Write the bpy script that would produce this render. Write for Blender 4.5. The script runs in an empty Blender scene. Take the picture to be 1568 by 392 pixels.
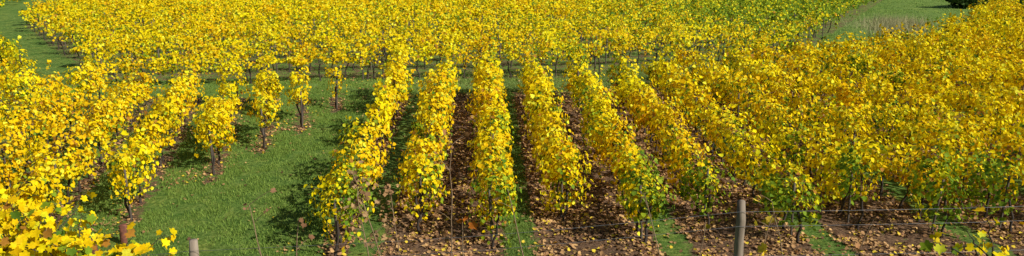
import bpy, math, numpy as np
from mathutils import Vector, Matrix
rng=np.random.default_rng(7)
scene=bpy.context.scene
scene.view_settings.view_transform='Standard'
scene.view_settings.look='None'
scene.view_settings.exposure=0

# ---------------------------------------------------------------- helpers
TAB=np.random.default_rng(3).random((256,256))
def vn(x,y,seed=0):
    x=np.asarray(x,float)+seed*17.31; y=np.asarray(y,float)+seed*7.77
    xi=np.floor(x).astype(int); yi=np.floor(y).astype(int)
    fx=x-xi; fy=y-yi
    fx=fx*fx*(3-2*fx); fy=fy*fy*(3-2*fy)
    a=TAB[xi%256,yi%256]; b=TAB[(xi+1)%256,yi%256]
    c=TAB[xi%256,(yi+1)%256]; d=TAB[(xi+1)%256,(yi+1)%256]
    return (a*(1-fx)+b*fx)*(1-fy)+(c*(1-fx)+d*fx)*fy
TY=[-3000,-30,-3,1.5,7,16,19,42,60,110,200,400,900,1800,3000]
TZ=[7,7,6.9,6.85,4.5,0.25,0,0,-.8,-3.2,-5,2,50,90,100]
def tz(x,y):
    x=np.asarray(x,float); y=np.asarray(y,float)
    return np.interp(y,TY,TZ)+(vn(x/3,y/3,1)-.5)*.12+(vn(x/.7,y/.7,2)-.5)*.04

class MB:
    def __init__(s): s.v=[];s.f=[];s.n=0;s.m=[];s.c=[]
    def add(s,v,f,mat,col):
        v=np.asarray(v,float).reshape(-1,3); f=np.asarray(f,int)
        s.v.append(v); s.f.append(f+s.n); s.n+=len(v)
        s.m.append(np.full(len(f),mat))
        col=np.asarray(col,float)
        if col.ndim==1: col=np.tile(col,(len(v),1))
        s.c.append(col)
    def inst(s,tv,tf,pos,X,Y,Z,sc,col,mat):
        n=len(pos); k=len(tv)
        if n==0: return
        sc=np.asarray(sc,float)
        if sc.ndim==1: sc=np.repeat(sc[:,None],3,1)
        v=(pos[:,None,:]+tv[None,:,0,None]*(X*sc[:,0:1])[:,None,:]
           +tv[None,:,1,None]*(Y*sc[:,1:2])[:,None,:]+tv[None,:,2,None]*(Z*sc[:,2:3])[:,None,:])
        f=tf[None]+np.arange(n)[:,None,None]*k
        s.add(v.reshape(-1,3),f.reshape(-1,tf.shape[1]),mat,np.repeat(col,k,0))
    def obj(s,name,mats,smooth=False,parent=None):
        me=bpy.data.meshes.new(name)
        v=np.concatenate(s.v); 
        me.vertices.add(len(v)); me.vertices.foreach_set('co',v.astype(np.float32).ravel())
        tot=np.concatenate([np.full(len(f),f.shape[1]) for f in s.f])
        idx=np.concatenate([f.ravel() for f in s.f])
        me.loops.add(len(idx)); me.loops.foreach_set('vertex_index',idx.astype(np.int32))
        me.polygons.add(len(tot))
        st=np.concatenate([[0],np.cumsum(tot)[:-1]])
        me.polygons.foreach_set('loop_start',st.astype(np.int32))
        me.polygons.foreach_set('loop_total',tot.astype(np.int32))
        for m in mats: me.materials.append(m)
        me.polygons.foreach_set('material_index',np.concatenate(s.m).astype(np.int32))
        me.update(calc_edges=True)
        a=me.color_attributes.new('Col','FLOAT_COLOR','POINT')
        c=np.concatenate(s.c); c=np.concatenate([c,np.ones((len(c),1))],1)
        a.data.foreach_set('color',c.astype(np.float32).ravel())
        if smooth: me.polygons.foreach_set('use_smooth',np.ones(len(tot),bool))
        o=bpy.data.objects.new(name,me); scene.collection.objects.link(o)
        if parent: o.parent=parent
        return o
def norm(a): return a/np.maximum(np.linalg.norm(a,axis=-1,keepdims=True),1e-6)
def frames(N,D):
    N=norm(N); Y=norm(D-(D*N).sum(1,keepdims=True)*N); X=np.cross(Y,N); return X,Y,N

# templates
LV=np.array([[0,-.4,0],[-.5,-.2,.12],[-.4,.28,.06],[0,.6,-.08],[.4,.28,.06],[.5,-.2,.12]],float)
LF=np.array([[0,3,2,1],[0,5,4,3]])
QV=np.array([[0,-.5,0],[.5,-.05,.05],[0,.55,-.05],[-.5,-.05,.05]],float)
QF=np.array([[0,1,2,3]])
def palmate():
    pts=[(0,-.32),(.22,-.5),(.42,-.38),(.38,-.18),(.62,-.02),(.5,.12),(.42,.3),(.22,.28),(.1,.45),(0,.68)]
    full=pts+[(-a,b) for a,b in pts[-2:0:-1]]
    v=[(0,0,0)]+[(a,b,.10*abs(a)*2-.12*max(b,0)) for a,b in full]
    n=len(full)
    return np.array(v,float),np.array([[0,1+i,1+(i+1)%n] for i in range(n)])
PV,PF=palmate()
def tube_t(rad,offs,sides=5,cap=True):
    v=[];f=[]
    n=len(rad)
    for i in range(n):
        for k in range(sides):
            a=2*math.pi*k/sides
            v.append((offs[i][0]+rad[i]*math.cos(a),offs[i][1]+rad[i]*math.sin(a),i/(n-1)))
    for i in range(n-1):
        for k in range(sides):
            k2=(k+1)%sides
            f.append((i*sides+k,i*sides+k2,(i+1)*sides+k2,(i+1)*sides+k))
    return np.array(v,float),np.array(f)
TR=[tube_t([.045,.032,.03,.028,.035],[(0,0),(.03,.01),(-.02,.04),(.03,.0),(.06,-.03)]),
    tube_t([.05,.03,.034,.026,.03],[(0,0),(-.04,.02),(-.01,-.03),(-.06,.02),(-.02,.05)])]
POV,POF=tube_t([.035,.034,.034,.03],[(0,0)]*4,6)
POF=np.concatenate([POF,[[18,19,20,21],[18,21,22,23]]])

def tube_path(mb,pts,rads,sides,mat,col):
    pts=np.asarray(pts,float); n=len(pts)
    tan=np.gradient(pts,axis=0); tan=norm(tan)
    ref=np.array([0,0,1.]) if abs(tan[0][2])<.9 else np.array([1.,0,0])
    v=[]
    for i in range(n):
        a=np.cross(tan[i],ref); a/=np.linalg.norm(a); b=np.cross(tan[i],a)
        for k in range(sides):
            t=2*math.pi*k/sides
            v.append(pts[i]+rads[i]*(a*math.cos(t)+b*math.sin(t)))
    f=[(i*sides+k,i*sides+(k+1)%sides,(i+1)*sides+(k+1)%sides,(i+1)*sides+k) for i in range(n-1) for k in range(sides)]
    mb.add(v,f,mat,col)

# ---------------------------------------------------------------- materials
def newmat(name):
    m=bpy.data.materials.new(name); m.use_nodes=True; nt=m.node_tree; nt.nodes.clear()
    return m,nt,nt.nodes,nt.links
def leafmat(name,trans=.35):
    m,nt,N,L=newmat(name)
    out=N.new('ShaderNodeOutputMaterial'); at=N.new('ShaderNodeAttribute'); at.attribute_name='Col'
    geo=N.new('ShaderNodeNewGeometry')
    nz=N.new('ShaderNodeTexNoise'); nz.inputs['Scale'].default_value=30; nz.inputs['Detail'].default_value=2
    L.new(geo.outputs['Position'],nz.inputs['Vector'])
    mr=N.new('ShaderNodeMapRange'); mr.inputs['To Min'].default_value=.78; mr.inputs['To Max'].default_value=1.15
    mr.inputs['From Min'].default_value=.25; mr.inputs['From Max'].default_value=.75
    L.new(nz.outputs['Fac'],mr.inputs['Value'])
    mx=N.new('ShaderNodeVectorMath'); mx.operation='SCALE'
    L.new(at.outputs['Color'],mx.inputs[0]); L.new(mr.outputs[0],mx.inputs['Scale'])
    p=N.new('ShaderNodeBsdfPrincipled'); p.inputs['Roughness'].default_value=.6; p.inputs['Specular IOR Level'].default_value=.08
    t=N.new('ShaderNodeBsdfTranslucent'); ms=N.new('ShaderNodeMixShader'); ms.inputs[0].default_value=trans
    L.new(mx.outputs[0],p.inputs['Base Color']); L.new(mx.outputs[0],t.inputs['Color'])
    L.new(p.outputs[0],ms.inputs[1]); L.new(t.outputs[0],ms.inputs[2]); L.new(ms.outputs[0],out.inputs[0])
    return m
def simplemat(name,c1,c2,scale,rough=.85,metal=0,bump=.4,stretch=(1,1,1)):
    m,nt,N,L=newmat(name)
    out=N.new('ShaderNodeOutputMaterial'); p=N.new('ShaderNodeBsdfPrincipled')
    tc=N.new('ShaderNodeTexCoord'); mp=N.new('ShaderNodeMapping'); mp.inputs['Scale'].default_value=stretch
    nz=N.new('ShaderNodeTexNoise'); nz.inputs['Scale'].default_value=scale; nz.inputs['Detail'].default_value=6
    L.new(tc.outputs['Object'],mp.inputs[0]); L.new(mp.outputs[0],nz.inputs['Vector'])
    cr=N.new('ShaderNodeValToRGB'); cr.color_ramp.elements[0].position=.3; cr.color_ramp.elements[1].position=.7
    cr.color_ramp.elements[0].color=(*c1,1); cr.color_ramp.elements[1].color=(*c2,1)
    L.new(nz.outputs['Fac'],cr.inputs[0]); L.new(cr.outputs[0],p.inputs['Base Color'])
    bp=N.new('ShaderNodeBump'); bp.inputs['Strength'].default_value=bump; bp.inputs['Distance'].default_value=.02
    L.new(nz.outputs['Fac'],bp.inputs['Height']); L.new(bp.outputs[0],p.inputs['Normal'])
    p.inputs['Roughness'].default_value=rough; p.inputs['Metallic'].default_value=metal
    L.new(p.outputs[0],out.inputs[0]); return m
M_leaf=leafmat('vine_leaf',.30)
M_grass=leafmat('grass_blade',.3)
M_litter=leafmat('dry_leaf',.1)
M_bark=simplemat('vine_bark',(.025,.017,.012),(.07,.048,.034),25,stretch=(1,1,.2))
M_post=simplemat('weathered_wood',(.13,.09,.06),(.40,.32,.23),14,stretch=(1,1,.12))
M_dpost=simplemat('dark_stake_wood',(.05,.038,.028),(.15,.115,.085),14,stretch=(1,1,.12))
M_wire=simplemat('galvanised_wire',(.12,.12,.12),(.25,.25,.25),10,.55,.6,.1)
M_rust=simplemat('rusty_stake',(.10,.035,.02),(.26,.09,.05),12)
M_stalk=simplemat('dry_stalk',(.16,.09,.05),(.36,.24,.13),20)
MATS=[M_leaf,M_bark,M_dpost,M_wire]

# ---------------------------------------------------------------- leaf colours
def leafcol(n,pg,gold=None):
    r=rng.random(n); t=rng.random(n)
    if gold is not None: t=np.clip(t*.6+gold,0,1)
    t=t[:,None]
    yel=np.array([1.0,.81,.006])*(1-t)+np.array([.92,.55,.004])*t
    pal=np.array([1.0,.90,.05]); sel=rng.random(n)<.12; yel[sel]=pal
    t=rng.random((n,1))
    grn=np.array([.38,.46,.02])*(1-t)+np.array([.10,.22,.02])*t
    c=np.where((r<pg)[:,None],grn,yel)
    half=(r>=pg)&(r<pg*1.35)
    c=np.where(half[:,None],np.array([.74,.70,.015])*np.ones((n,3)),c)
    b=rng.random(n)<.03
    c[b]=np.array([.48,.22,.03])
    return np.minimum(c*(.80+.34*rng.random((n,1))),1.)

def canopy(mb,p0,p1,npm,leaf,hw=.44,ztop=1.9,zbot=.55,green=None,seed=0,simple=False,gap=.0,vs=1.15,ends=True,lumpy=1.0,strands=2.0):
    p0=np.array(p0,float); p1=np.array(p1,float); L=np.linalg.norm(p1-p0)
    d=(p1-p0)/L; e=np.array([d[1],-d[0]])
    n=int(L*npm); s=rng.random(n)*L
    base=p0[1]*d[1]+p0[0]*d[0]
    ab=s+base
    ph=(ab/vs+.35*vn(ab/3,seed*1.1,18))%1.0
    lump=.5-.5*np.cos(2*math.pi*ph)
    k=np.floor(ab/vs+.35*vn(ab/3,seed*1.1,18))
    vr=vn(k*1.73,seed*3.1,5); vr2=vn(k*2.37,seed*1.9,6); vr3=vn(k*3.11,seed*2.3,16)
    keep=(rng.random(n)<(.3+.7*lump)) & ~(vr2<gap)
    keep&=rng.random(n)<(.45+.55*np.clip((vn(ab/.35,seed*5.3,8))*1.6,0,1))
    keep&=rng.random(n)<(.5+.7*vr3)
    s=s[keep]; ab=ab[keep]; lump=lump[keep]; vr=vr[keep]; vr3=vr3[keep]; n=len(s)
    th=rng.random(n)*2*math.pi; r=rng.random(n)**.36
    r*=.55+.84*vn(ab*2.4,th*1.6+seed*3,9)
    w=hw*(.50+.36*lump*lumpy+.5*vn(ab/.8,seed*2.2,4)+.35*(vr3-.5)*lumpy)
    zt=ztop+(vr-.5)*.65*lumpy+(vn(ab/.45,seed*4.1,3)-.5)*.6*lumpy-.2*(1-lump)
    zb=zbot+(vn(ab/.6,seed*6.1,2)-.5)*.9-(vr-.5)*.4+.3*(1-lump)
    if ends:
        endf=np.clip(np.minimum(s,L-s)/.5,0,1)**.5; w=w*(.55+.45*endf)
    ce=np.cos(th); se=np.sin(th)
    lat=w*r*np.sign(se)*np.abs(se)**.8 + (vn(ab/1.1,seed*2.9,14)-.5)*.34*lumpy
    ver=(zt+zb)/2+(zt-zb)/2*r*np.sign(ce)*np.abs(ce)**.75
    inner=r<.45
    if strands>0:
        ns=int(L*strands); m=11 if not simple else 7
        ss=np.repeat(rng.random(ns)*L,m); sd=np.repeat(np.sign(rng.random(ns)-.5),m); up=np.repeat(rng.random(ns)<.35,m)
        ln=np.repeat(.5+.5*rng.random(ns),m); q=np.tile(np.linspace(0,1,m),ns)
        kk=np.floor((ss+base)/vs+.35*vn((ss+base)/3,seed*1.1,18)); ok=~(vn(kk*2.37,seed*1.9,6)<gap)
        l2=np.where(up,sd*(.05+.25*q*ln),sd*hw*(.55+.75*np.sin(q*1.7)*ln))
        v2=np.where(up,ztop-.15+.6*q*ln,ztop-.35-1.15*ln*q**1.3)
        ss=ss+rng.normal(0,.05,len(ss)); l2=l2+rng.normal(0,.045,len(ss)); v2=v2+rng.normal(0,.045,len(ss))
        ss,l2,v2,q,up,sd=ss[ok],l2[ok],v2[ok],q[ok],up[ok],sd[ok]
        s=np.concatenate([s,ss]); lat=np.concatenate([lat,l2]); ver=np.concatenate([ver,v2])
        se=np.concatenate([se,sd*.8]); ce=np.concatenate([ce,np.where(up,.7,.1)]); inner=np.concatenate([inner,np.zeros(len(ss),bool)])
        n=len(s)
    s2=s+rng.normal(0,.06,n)
    x=p0[0]+d[0]*s2+e[0]*lat; y=p0[1]+d[1]*s2+e[1]*lat
    z=tz(p0[0]+d[0]*s,p0[1]+d[1]*s)+ver
    N=np.stack([e[0]*se,e[1]*se-.2,.5*ce+.4],1)+rng.normal(0,.42,(n,3))
    D=np.array([0,0,-1.])+rng.normal(0,.5,(n,3))+np.stack([e[0]*se,e[1]*se,se*0],1)*.5
    X,Y,Z=frames(N,D)
    rel=np.clip((ver-zbot)/(ztop-zbot+.01),0,1)
    g=green(x,y,rel) if green is not None else 0*x+.1
    g=g+np.where(inner,.12,0)
    gold=1.2*(vn(x/1.4,y/1.4,17)-.42)+.25*(1-rel)  # lower leaves tinted deeper gold: row shading painted into the leaf colour
    c=leafcol(n,np.clip(g,0,1),gold)
    sc=leaf*(.55+.75*rng.random(n))
    mb.inst(QV if simple else LV,QF if simple else LF,np.stack([x,y,z],1),X,Y,Z,sc,c,0)
    return L,d

def trunks(mb,p0,p1,vs=1.15,posts=5.0,wires=True,h=.95,posth=1.6,off=.7):
    p0=np.array(p0,float); p1=np.array(p1,float); L=np.linalg.norm(p1-p0); d=(p1-p0)/L
    s=np.arange(.2,L,vs); s=s+rng.normal(0,.08,len(s)); n=len(s)
    for j,(tv,tf) in enumerate(TR):
        q=s[j::2]; m=len(q)
        if m==0: continue
        pos=np.stack([p0[0]+d[0]*q,p0[1]+d[1]*q,0*q],1); pos[:,2]=tz(pos[:,0],pos[:,1])-.05
        a=rng.random(m)*6.28
        X=np.stack([np.cos(a),np.sin(a),0*a],1);Y=np.stack([-np.sin(a),np.cos(a),0*a],1)
        Z=norm(np.stack([rng.normal(0,.1,m),rng.normal(0,.1,m),np.ones(m)],1))
        sc=np.stack([1+.3*rng.random(m)]*2+[h+.2*rng.random(m)],1)
        mb.inst(tv,tf,pos,X,Y,Z,sc,np.full((m,3),.1),1)
    q=np.arange(off,L,posts); m=len(q)
    if m:
        pos=np.stack([p0[0]+d[0]*q,p0[1]+d[1]*q,0*q],1); pos[:,2]=tz(pos[:,0],pos[:,1])-.1
        one=np.ones(m)
        X=np.tile([1.,0,0],(m,1));Y=np.tile([0,1.,0],(m,1));Z=norm(np.stack([rng.normal(0,.03,m),rng.normal(0,.03,m),one],1))
        mb.inst(POV,POF,pos,X,Y,Z,np.stack([one,one,one*posth],1),np.full((m,3),.2),2)
    if wires:
        for hh in (.75,1.15,1.6):
            t=np.arange(0,L+.01,L/max(2,int(L/2.5)))
            P=np.stack([p0[0]+d[0]*t,p0[1]+d[1]*t,0*t],1); P[:,2]=np.interp(P[:,1],TY,TZ)+hh
            tube_path(mb,P,[.0025]*len(t),3,3,[.3,.3,.3])

# ---------------------------------------------------------------- middle + right block
def bound(X): return np.interp(X,[-5,5,16,20,27,36,42,60],[36,36.5,40.5,42,47,57,66,84])
near={-2:18.2,-1:20.0,0:18.7,1:20.4,2:18.7,3:20.0,4:18.6,5:19.6,6:18.9}
def green_mid(x,y,rel):
    b=vn(x/1.0,y/1.2,11); c=vn(x/3.5,y/3.5,12)
    g=.02+2.2*np.clip(b-.66,0,1)+.5*np.clip(c-.65,0,1)
    g=g+np.clip((22.5-y)/4,0,1)*np.clip((x+3.2)/1.5,0,1)*np.where(x<6,.85,.6)*(.05+b*1.3)
    return g+.10*(1-rel)
for k in range(-2,24):
    X=.1+2*k
    y0=near.get(k,19.3+.6*math.sin(k*2.3)); y0=max(y0,X/.68-7)
    y1=float(bound(X))+.5*math.sin(k*1.7)
    segs=[(y0,y1,0,.52 if k<4 else .57)]
    if k==-2: segs=[(y0,25.2,0,.70),(27,y1,.3,.34)]
    mb=MB()
    for (a,b,gp,hw) in segs:
        n1=min(b,27)
        zt=1.9 if k<5 else 1.95
        lm=1.3 if k<4 else 1.45
        zbm=.42 if k<4 else .5
        if n1>a: canopy(mb,(X,a),(X,n1),690,.118,hw=hw,zbot=zbm,ztop=zt,green=green_mid,seed=k+.3,gap=gp,ends=(b<27),lumpy=lm)
        if b>27: canopy(mb,(X,max(a,27)),(X,b),490,.137,hw=hw,zbot=zbm,ztop=zt,green=green_mid,seed=k+.3,gap=gp,ends=False,lumpy=lm)
        trunks(mb,(X,a),(X,b))
    mb.obj('grapevine_row',MATS)

# left block (slightly rotated rows, cut by the grass lane)
def green_left(x,y,rel):
    b=vn(x/1.1,y/1.3,21); return .03+1.4*np.clip(b-.68,0,1)+.05*(1-rel)
LX=[-7.1,-8.6,-10.0,-11.5,-13.4,-15.5,-17.5,-19.5,-21.6,-23.7,-25.8,-27.9,-30.0,-32.1,-34.2]
for k,Xf in enumerate(LX):
    u=min((-6.1-Xf)/.482,22.6+1.0*math.sin(k*2.1))
    y1=34.6+.06*k; y0=36-u
    if k==0: y1=34.6; y0=33.7
    if k==1: y1=32.6
    p0=(Xf+.222*(36-y0),y0); p1=(Xf+.222*(36-y1),y1)
    if p0[0]<-32: continue
    mb=MB(); thin=k<5
    canopy(mb,p0,p1,540,.118,hw=.44 if thin else .54,zbot=.62,ztop=1.95,green=green_left,seed=40+k*1.3,gap=.10 if 1<k<6 else (0 if k<2 else .08),vs=1.4,lumpy=1.4)
    trunks(mb,p0,p1,vs=1.4,off=.25)
    mb.obj('grapevine_row',MATS)

# far-left block
mb=MB()
def green_fl(x,y,rel): return .15+.9*np.clip(vn(x/1.5,y/1.5,31)-.5,0,1)
for k in range(0,9):
    X0=-22.6-2.9*k
    p0=(X0,38.6); p1=(X0-.62*38,38.6+.79*38)
    canopy(mb,p0,p1,280,.16,hw=.5,green=green_fl,seed=70+k,simple=True,gap=.03,strands=1)
    trunks(mb,p0,p1,wires=False)
for k in range(0,7):
    p0=(-50-1.5*k,82+4.2*k); p1=(-120,74+5.5*k)
    canopy(mb,p0,p1,75,.28,hw=.6,ztop=1.6,green=lambda x,y,r:.6+0*x,seed=90+k,simple=True,strands=0)
mb.obj('distant_vineyard',MATS)

# far block
LB=lambda Y: np.interp(Y,[38,42,69,100,130],[-19.5,-21.5,-40,-49,-66])
RB=lambda Y: np.interp(Y,[42,50,100,130],[16,21,51,66])
def green_far(x,y,rel):
    b=vn(x/2,y/2,41); c=vn(x/14,y/10,42)
    az=x/y
    g=.02+1.1*np.clip(b-.62,0,1)+.35*np.clip(c-.6,0,1)+.22*(1-rel)**1.3  # last term greens the low leaves, painting in the shaded bands between rows
    g=g+np.clip((az-.10)/.22,0,1)*.6*np.clip((y-44)/14,0,1)+np.clip((y-76)/30,0,1)*.25
    return g
mb=MB()
Y0=40.2; j=0
while Y0<134:
    def yy(x): return Y0+.09*x
    for a in np.arange(-66,68,6.0):
        b=a+6; ya=yy(a)
        aa=max(a,float(LB(ya))); bb=min(b,float(RB(ya)))
        if bb-aa<.5: continue
        mid=(aa+bb)/2
        if mid>6 and yy(mid)<float(bound(mid))+4.2: continue
        ym=yy(mid)
        npm=380 if ym<55 else (260 if ym<80 else 140)
        lf=.13 if ym<55 else (.165 if ym<80 else .23)
        canopy(mb,(aa,yy(aa)),(bb,yy(bb)),npm,lf,hw=.42,ztop=1.85,zbot=.6,green=green_far,seed=100+j,simple=True,gap=.07,vs=1.6,ends=False,lumpy=1.6,strands=1.2 if ym<80 else .6)
        if ym<64: trunks(mb,(aa,yy(aa)),(bb,yy(bb)),wires=False)
    Y0+=2.9; j+=1
mb.obj('distant_vineyard',MATS)

# ---------------------------------------------------------------- ground
def axis(lo,hi,st,far):
    a=np.arange(lo,hi+.01,st); o=[];x=st
    v=hi
    while v<far: x*=1.25; v+=x; o.append(v)
    q=[];x=st;v=lo
    while v>-far: x*=1.25; v-=x; q.append(v)
    return np.concatenate([q[::-1],a,o])
ax=axis(-50,60,.3,3000); ay=axis(-6,110,.3,3000)
GX,GY=np.meshgrid(ax,ay); nx,ny=len(ax),len(ay)
gz=tz(GX,GY)
V=np.stack([GX.ravel(),GY.ravel(),gz.ravel()],1)
ii=(np.arange(ny-1)[:,None]*nx+np.arange(nx-1)[None]).ravel()
F=np.stack([ii,ii+1,ii+nx+1,ii+nx],1)
LXs=np.array(LX[::-1])
def soilmask(x,y):
    m=np.zeros_like(x)
    inb=(x>-4.4)&(y<bound(x)+.3)&(y>17.0)
    ph=(x-.1)/2.0; idx=np.floor(ph); fr=ph-idx
    greenrow=(idx%2==0)
    g=np.where(greenrow,np.clip((np.abs(fr-.36)-.13)/.16,0,1),np.clip(.92,0,1))
    m=np.where(inb,g,m)
    inl=(x<-6.1-(36-y)*.26+.3)&(y<36.0)&(y>10)
    xf=x-(36-y)*.222
    dd=np.min(np.abs(xf[...,None]-LXs),-1)
    m=np.where(inl,np.clip(1-dd/.6,0,1)*.8,m)
    far=(y>40)&(x>LB(y))&(x<RB(y))&((x<6)|(y>bound(x)+4))
    m=np.where(far,.5,m)
    m=np.where((y<17)&(y>-2),.35,m)
    return m
sm=soilmask(GX,GY)
path=np.clip(1-np.abs(GY-38.2)/1.6,0,1)*(GX<9)
sl_=np.clip((GX-RB(GY))/2,0,1)*(GX>16)*(GY>40)*(GY<200)
dryp=np.exp(-((GX-33)/3)**2-((GY-64)/6)**2)
colr=np.stack([sm.ravel(),np.maximum(path,.45*sl_).ravel(),dryp.ravel()],1)
mb=MB(); mb.add(V,F,0,colr)
m,nt,N,Lk=newmat('ground_mat')
out=N.new('ShaderNodeOutputMaterial'); p=N.new('ShaderNodeBsdfPrincipled'); p.inputs['Roughness'].default_value=.95; p.inputs['Specular IOR Level'].default_value=.1
at=N.new('ShaderNodeAttribute'); at.attribute_name='Col'; sp=N.new('ShaderNodeSeparateColor'); Lk.new(at.outputs['Color'],sp.inputs[0])
geo=N.new('ShaderNodeNewGeometry')
def noise(sc,det=5,rough=.6):
    n=N.new('ShaderNodeTexNoise'); n.inputs['Scale'].default_value=sc; n.inputs['Detail'].default_value=det; n.inputs['Roughness'].default_value=rough
    Lk.new(geo.outputs['Position'],n.inputs['Vector']); return n.outputs['Fac']
def ramp(inp,els):
    c=N.new('ShaderNodeValToRGB'); r=c.color_ramp
    while len(r.elements)<len(els): r.elements.new(.5)
    for e,(pp,cc) in zip(r.elements,els): e.position=pp; e.color=(*cc,1)
    Lk.new(inp,c.inputs[0]); return c.outputs[0]
def mixc(f,a,b):
    mm=N.new('ShaderNodeMix'); mm.data_type='RGBA'
    if isinstance(f,float): mm.inputs[0].default_value=f
    else: Lk.new(f,mm.inputs[0])
    Lk.new(a,mm.inputs[6]); 
    if isinstance(b,tuple): mm.inputs[7].default_value=(*b,1)
    else: Lk.new(b,mm.inputs[7])
    return mm.outputs[2]
def math_(op,a,b,cl=False):
    mm=N.new('ShaderNodeMath'); mm.operation=op; mm.use_clamp=cl
    for i,q in enumerate((a,b)):
        if isinstance(q,(int,float)): mm.inputs[i].default_value=q
        else: Lk.new(q,mm.inputs[i])
    return mm.outputs[0]
g1=ramp(noise(7,7,.8),[(.34,(.05,.10,.016)),(.5,(.14,.235,.04)),(.64,(.28,.37,.09))])
g2=ramp(noise(.9,6,.75),[(.36,(.62,.76,.66)),(.5,(1,1,1)),(.64,(1.5,1.2,1.15))])
mu=N.new('ShaderNodeMix'); mu.data_type='RGBA'; mu.blend_type='MULTIPLY'; mu.inputs[0].default_value=1; Lk.new(g1,mu.inputs[6]); Lk.new(g2,mu.inputs[7])
grass=mixc(math_('MULTIPLY',sp.outputs[1],.6),mu.outputs[2],(.24,.34,.08))
grass=mixc(math_('MULTIPLY',sp.outputs[2],.4),grass,(.38,.34,.18))
so=ramp(noise(12,8,.85),[(.38,(.045,.026,.016)),(.47,(.155,.09,.052)),(.56,(.29,.17,.095)),(.66,(.52,.34,.18))])
k1=math_('ADD',sp.outputs[0],math_('MULTIPLY',math_('SUBTRACT',noise(2.2,6,.75),.5),2.6))
k1=math_('MULTIPLY',math_('SUBTRACT',k1,.42),4.0,True)
fin=mixc(k1,grass,so)
Lk.new(fin,p.inputs['Base Color'])
bp=N.new('ShaderNodeBump'); bp.inputs['Strength'].default_value=1.0; bp.inputs['Distance'].default_value=.09
Lk.new(noise(9,8,.85),bp.inputs['Height']); Lk.new(bp.outputs[0],p.inputs['Normal']); Lk.new(p.outputs[0],out.inputs[0])
mb.obj('ground',[m],smooth=True)

# fallen leaves
mb=MB()
def scatter(n,x0,x1,y0,y1,fn):
    x=x0+(x1-x0)*rng.random(n); y=y0+(y1-y0)*rng.random(n)
    k=rng.random(n)<fn(x,y); return x[k],y[k]
def litter(x,y,size,warm=.5):
    n=len(x); 
    z=tz(x,y)+.02+.03*rng.random(n)
    X,Y,Z=frames(np.array([0,0,1.])+rng.normal(0,.35,(n,3)),rng.normal(0,1,(n,3)))
    t=rng.random((n,1)); c=np.array([.34,.17,.08])*(1-t)+np.array([.66,.40,.16])*t
    ye=rng.random(n)<.12*warm*2; c[ye]=[.80,.58,.05]
    dk=rng.random(n)<.25; c[dk]=[.14,.075,.04]
    mb.inst(LV,LF,np.stack([x,y,z],1),X,Y,Z,size*(.6+.8*rng.random(n)),c,0)
x,y=scatter(120000,-4.6,16,17.5,37,lambda x,y:np.clip(soilmask(x,y)*.8+.05,0,1)*np.clip(1.5*vn(x/.5,y/.5,51)*(.4+vn(x/1.7,y/1.7,53))-.1,0,1))
litter(x,y,.085)
lane=lambda x,y:np.exp(-((x+6.7+(36-y)*.26)/.6)**2)*.4+np.exp(-((x+5.0+(36-y)*.02)/.35)**2)*.12
x,y=scatter(80000,-20,-4.6,15,36.5,lambda x,y:np.clip(soilmask(x,y)*.7+lane(x,y)+.012,0,1)*np.clip(vn(x/.7,y/.9,52)*1.7-.3,0,1))
litter(x,y,.07,.5)
x,y=scatter(3000,-12,10,36.5,41,lambda x,y:.2+0*x); litter(x,y,.09)
mb.obj('fallen_leaves',[M_litter])

# grass blades
mb=MB()
BV=np.array([[-.5,0,0],[.5,0,0],[.15,.4,1.]],float); BF=np.array([[0,1,2]])
def blades(x,y,h,w,c0,c1):
    n=len(x); z=tz(x,y)-.01
    a=rng.random(n)*6.28; X=np.stack([np.cos(a),np.sin(a),0*a],1);Y=np.stack([-np.sin(a),np.cos(a),0*a],1)
    Z=norm(np.stack([rng.normal(0,.35,n),rng.normal(0,.35,n),np.ones(n)],1))
    hh=h*(.5+rng.random(n)); t=rng.random((n,1))
    c=np.array(c0)*(1-t)+np.array(c1)*t
    mb.inst(BV,BF,np.stack([x,y,z],1),X,Y,Z,np.stack([0*hh+w,hh*.5,hh],1),c,0)
x,y=scatter(220000,-14,-3.5,15,42,lambda x,y:(soilmask(x,y)<.4)*np.clip(vn(x/.5,y/.5,61)*1.6-.35+.3*vn(x/2,y/2,66),0,1))
blades(x,y,.09,.025,[.13,.23,.035],[.34,.46,.09])
x,y=scatter(60000,.3,2.0,17.5,37,lambda x,y:(soilmask(x,y)<.5)*(.1+.9*vn(x/.3,y/.3,62)))
blades(x,y,.08,.022,[.12,.21,.035],[.30,.40,.09])
x,y=scatter(60000,-3.5,12,36.0,42,lambda x,y:.6*vn(x/.4,y/.4,63))
blades(x,y,.12,.03,[.14,.21,.04],[.36,.42,.12])
x,y=scatter(60000,18,60,46,100,lambda x,y:(x>RB(y))*np.clip(vn(x/1.5,y/1.5,64)*1.6-.4,0,1))
blades(x,y,.13,.06,[.16,.27,.05],[.34,.48,.10])
mb.obj('grass',[M_grass])

# dry grass patch on the far slope
mb=MB()
for (cx,cy,n,r,h) in [(30.5,58,350,.8,.6),(33.0,62,700,1.2,.8),(35.5,67,600,1.4,.7)]:
    x=cx+rng.normal(0,r,n); y=cy+rng.normal(0,r*.9,n)
    blades(x,y,h,.05,[.32,.30,.13],[.58,.52,.28])
mb.obj('dry_grass_clump',[M_grass])

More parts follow.
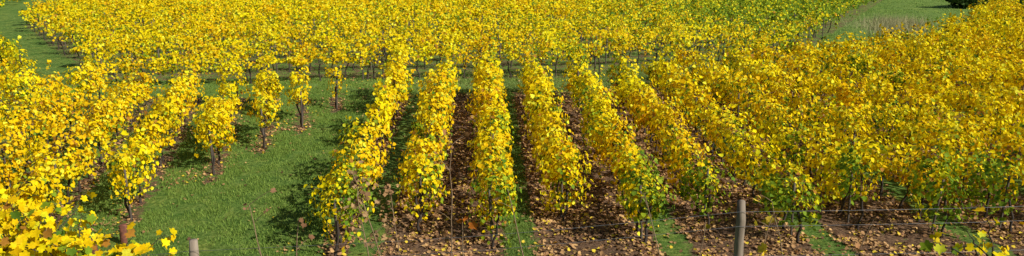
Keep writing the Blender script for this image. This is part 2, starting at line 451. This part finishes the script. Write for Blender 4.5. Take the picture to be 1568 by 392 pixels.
# added dark bush standing in for the tree shadow at the top right
mb=MB()
for k in range(3):
    n=2500; u=norm(rng.normal(0,1,(n,3)))*(.55+.45*rng.random((n,1))); c0=np.array([52+k*3.2,84+k*1.2,0])
    pos=c0+u*np.array([2.6,1.8,1.6])*(.75+.5*vn(u[:,0]*3+k*5,u[:,2]*3,71))[:,None]
    pos[:,2]+=tz(pos[:,0],pos[:,1])+1.3
    X,Y,Z=frames(u+rng.normal(0,.5,(n,3)),rng.normal(0,1,(n,3)))
    c=np.array([.035,.075,.018])+rng.random((n,1))*np.array([.05,.06,.015])
    mb.inst(QV,QF,pos,X,Y,Z,.3*(.6+.6*rng.random(n)),c,0)
    tube_path(mb,[(c0[0],c0[1],tz(c0[0],c0[1])-.1),(c0[0]+.1,c0[1],tz(*c0[:2])+.8),(c0[0],c0[1]+.1,tz(*c0[:2])+2)],[.14,.1,.05],6,1,[.1]*3)
mb.obj('shadow_standin_hedge',[M_leaf,M_bark])

# ---------------------------------------------------------------- wire fence in the foreground
fence=bpy.data.objects.new('wire_fence',None); scene.collection.objects.link(fence)
FP=[(-8.0,7.0,5.15,.0),(-2.80,7.0,5.47,.05),(2.42,7.0,5.80,-.06),(7.7,7.0,5.95,.03)]
for i,(x,y,zt,tl) in enumerate(FP):
    mb=MB(); zb=float(tz(x,y))-.25; n=9; pts=[];rad=[]
    for q in range(n):
        t=q/(n-1); pts.append((x-tl*(1-t)+.006*math.sin(q*1.7+i),y+.005*math.cos(q*2.1),zb+(zt-zb)*t)); rad.append(.047*(1.05-.1*t)+.002*math.sin(q*3.1))
    rad[-1]*=.86
    tube_path(mb,pts,rad,12,0,[.3]*3)
    b=mb.n-12; top=np.array([[x,y,zt+.006]])
    mb.add(top,np.zeros((0,3),int),0,[.3]*3)
    mb.f.append(np.array([[b+k,b+(k+1)%12,mb.n-1] for k in range(12)])); mb.m.append(np.zeros(12))
    mb.obj('post_%d'%(i+1),[M_post],smooth=True,parent=fence)
mb=MB()
for off in (.09,.24,.55):
    for a,b in zip(FP[:-1],FP[1:]):
        t=np.linspace(0,1,14)
        P=np.stack([a[0]+(b[0]-a[0])*t,np.full(14,6.945)+.01*np.sin(t*9),a[2]-off+(b[2]-a[2])*t-.05*(1-(2*t-1)**2)],1)
        tube_path(mb,P,[.002]*14,5,0,[.3]*3)
mb.obj('wires',[M_wire],smooth=True,parent=fence)

# ---------------------------------------------------------------- foreground vines (big leaves)
def shoots(name,starts,npl,leaf,pg,seed):
    r=np.random.default_rng(seed); mb=MB(); PP=[];NN=[]
    for (s,e,k) in starts:
        s=np.array(s,float); e=np.array(e,float); t=np.linspace(0,1,9)[:,None]
        P=s+(e-s)*t; P[:,2]+=np.sin(t[:,0]*math.pi)*.12; P[1:]+=r.normal(0,.02,(8,3))
        tube_path(mb,P,np.linspace(.011,.003,9),5,1,[.1]*3)
        for q in range(k):
            u=r.random()**.8; i=min(int(u*8),7); c=P[i]+(P[i+1]-P[i])*(u*8-i)
            o=r.normal(0,1,3); o/=np.linalg.norm(o); pp=c+o*np.array([.12,.12,.1]); PP.append(pp); NN.append(o*.7+np.array([.1,-.5,.7]))
            tube_path(mb,[c,(c+pp)/2+[0,0,.01],pp],[.002]*3,3,1,[.1]*3)
    PP=np.array(PP);NN=np.array(NN)+r.normal(0,.35,(len(PP),3)); n=len(PP)
    X,Y,Z=frames(NN,np.array([0,0,-1.])+r.normal(0,.6,(n,3)))
    mb.inst(PV,PF,PP,X,Y,Z,leaf*(.6+.6*r.random(n)),leafcol(n,np.full(n,pg)),0)
    return mb.obj(name,MATS)
gl=lambda x,y: float(tz(x,y))
st=[]
r5=np.random.default_rng(5)
for (bx,by,h) in [(-6.1,9.4,1.65),(-5.5,9.1,1.5),(-5.0,8.9,1.3),(-4.55,8.8,1.1),(-6.8,10.0,1.75)]:
    g=gl(bx,by)
    st.append(((bx,by,g),(bx,by,g+h*.8),3))
    for q in range(12):
        st.append(((bx,by,g+h*.45),(bx+r5.normal(0,.36),by+r5.normal(0,.3),g+h*(.55+.5*r5.random())),20))
shoots('grapevine',st,12,.11,.14,11)
st=[]
bx,by=4.35,6.3; g=gl(bx,by)
st.append(((bx+.25,by,g),(bx+.1,by,g+.65),2))
for e in [(-.45,.0,.86),(-.2,-.1,1.0),(.1,.1,1.08),(-.1,.1,.8)]:
    st.append(((bx+.15,by,g+.45),(bx+e[0],by+e[1],g+e[2]),8))
shoots('grapevine',st,5,.09,.05,12)

# dry weeds on the bank
r6=np.random.default_rng(9)
def weed(x,y,h,lean,branches,leaves,col,ls=.045):
    mb=MB(); g=gl(x,y)
    t=np.linspace(0,1,8); P=np.stack([x+lean*t**1.6+r6.normal(0,.006,8),y+0*t,g+h*t],1)
    tube_path(mb,P,np.linspace(.009,.004,8),4,0,[.3]*3)
    pos=[]
    for b in range(branches):
        i=r6.integers(3,8); s=P[i]; e=s+np.array([r6.normal(0,.10),r6.normal(0,.06),.05+.12*r6.random()])
        tube_path(mb,[s,(s+e)/2+[0,0,.01],e],[.004,.003,.002],3,0,[.3]*3); pos.append(e)
    pos+= [P[-1]]
    if leaves:
        idx=r6.integers(0,len(pos),leaves); PP=np.array([pos[i] for i in idx])+r6.normal(0,.03,(leaves,3))
        X,Y,Z=frames(r6.normal(0,1,(leaves,3))+[.3,-.6,.4],r6.normal(0,1,(leaves,3))-[0,0,1])
        tt=r6.random((leaves,1)); c=np.array(col)*(.6+.7*tt)
        mb.inst(PV,PF,PP,X,Y,Z,ls*(.6+.9*r6.random(leaves)),c,1)
    mb.obj('dry_weed',[M_stalk,M_litter])
for w in [(-2.25,7.4,1.35,-.12,5,10,(.30,.16,.08)),(-2.05,7.6,1.2,.10,3,6,(.3,.15,.07)),
          (-1.15,8.3,1.75,-.35,18,80,(.40,.25,.11)),(-1.0,8.4,1.5,-.1,14,60,(.36,.2,.09)),(-1.3,8.2,1.45,-.15,12,40,(.36,.2,.09)),
          (-.42,8.2,2.05,.02,8,34,(.38,.18,.07)),(-.30,8.0,1.2,.03,1,3,(.75,.22,.03),.09),
          (.45,7.8,1.5,-.25,2,2,(.4,.25,.1)),(1.95,7.8,1.5,-.30,2,3,(.4,.3,.1)),
          (2.75,7.5,1.25,.2,4,6,(.85,.6,.04),.08),(3.2,7.5,1.35,-.3,4,6,(.8,.55,.06),.07),(2.15,7.4,1.15,.06,2,4,(.85,.6,.03),.09),
          (3.8,7.6,1.15,.25,3,4,(.4,.2,.08))]:
    weed(*w)

# short rusty stakes by the lane
for (x,y,h,tl) in [(-9.55,19.4,.55,.04),(-9.9,18.6,.45,-.05)]:
    mb=MB(); g=gl(x,y)
    tube_path(mb,[(x,y,g-.1),(x+tl*.4,y,g+h*.5),(x+tl,y,g+h-.02),(x+tl,y,g+h)],[.085,.09,.095,.07],9,0,[.2]*3)
    b=mb.n-9; mb.add([[x+tl,y,g+h-.01]],np.zeros((0,3),int),0,[.2]*3)
    mb.f.append(np.array([[b+k,b+(k+1)%9,mb.n-1] for k in range(9)])); mb.m.append(np.zeros(9))
    mb.obj('rusty_stake',[M_rust])

# ---------------------------------------------------------------- light, sky, camera
sun_dir=Vector((.76,-.50,0)).normalized(); el=math.radians(36)
sd=Vector((sun_dir.x*math.cos(el),sun_dir.y*math.cos(el),math.sin(el)))
sl=bpy.data.lights.new('sun','SUN'); sl.energy=5.0; sl.angle=math.radians(.5); sl.color=(1,.975,.92)
so_=bpy.data.objects.new('sun',sl); scene.collection.objects.link(so_); so_.rotation_euler=sd.to_track_quat('Z','Y').to_euler(); so_.location=(20,-20,40)
w=bpy.data.worlds.new('World'); scene.world=w; w.use_nodes=True; nt=w.node_tree
bg=nt.nodes['Background']; sk=nt.nodes.new('ShaderNodeTexSky'); sk.sky_type='NISHITA'; sk.sun_disc=False
sk.sun_elevation=el; sk.sun_rotation=math.atan2(sd.x,sd.y); nt.links.new(sk.outputs[0],bg.inputs[0]); bg.inputs[1].default_value=.06

cd=bpy.data.cameras.new('camera'); cam=bpy.data.objects.new('camera',cd); scene.collection.objects.link(cam)
cd.sensor_width=36; cd.lens=27.7; cd.clip_end=6000; cd.clip_start=.05
cam.location=(0,0,8.5); cam.rotation_euler=(math.radians(90-15.6),0,math.radians(-1.85))
scene.camera=cam
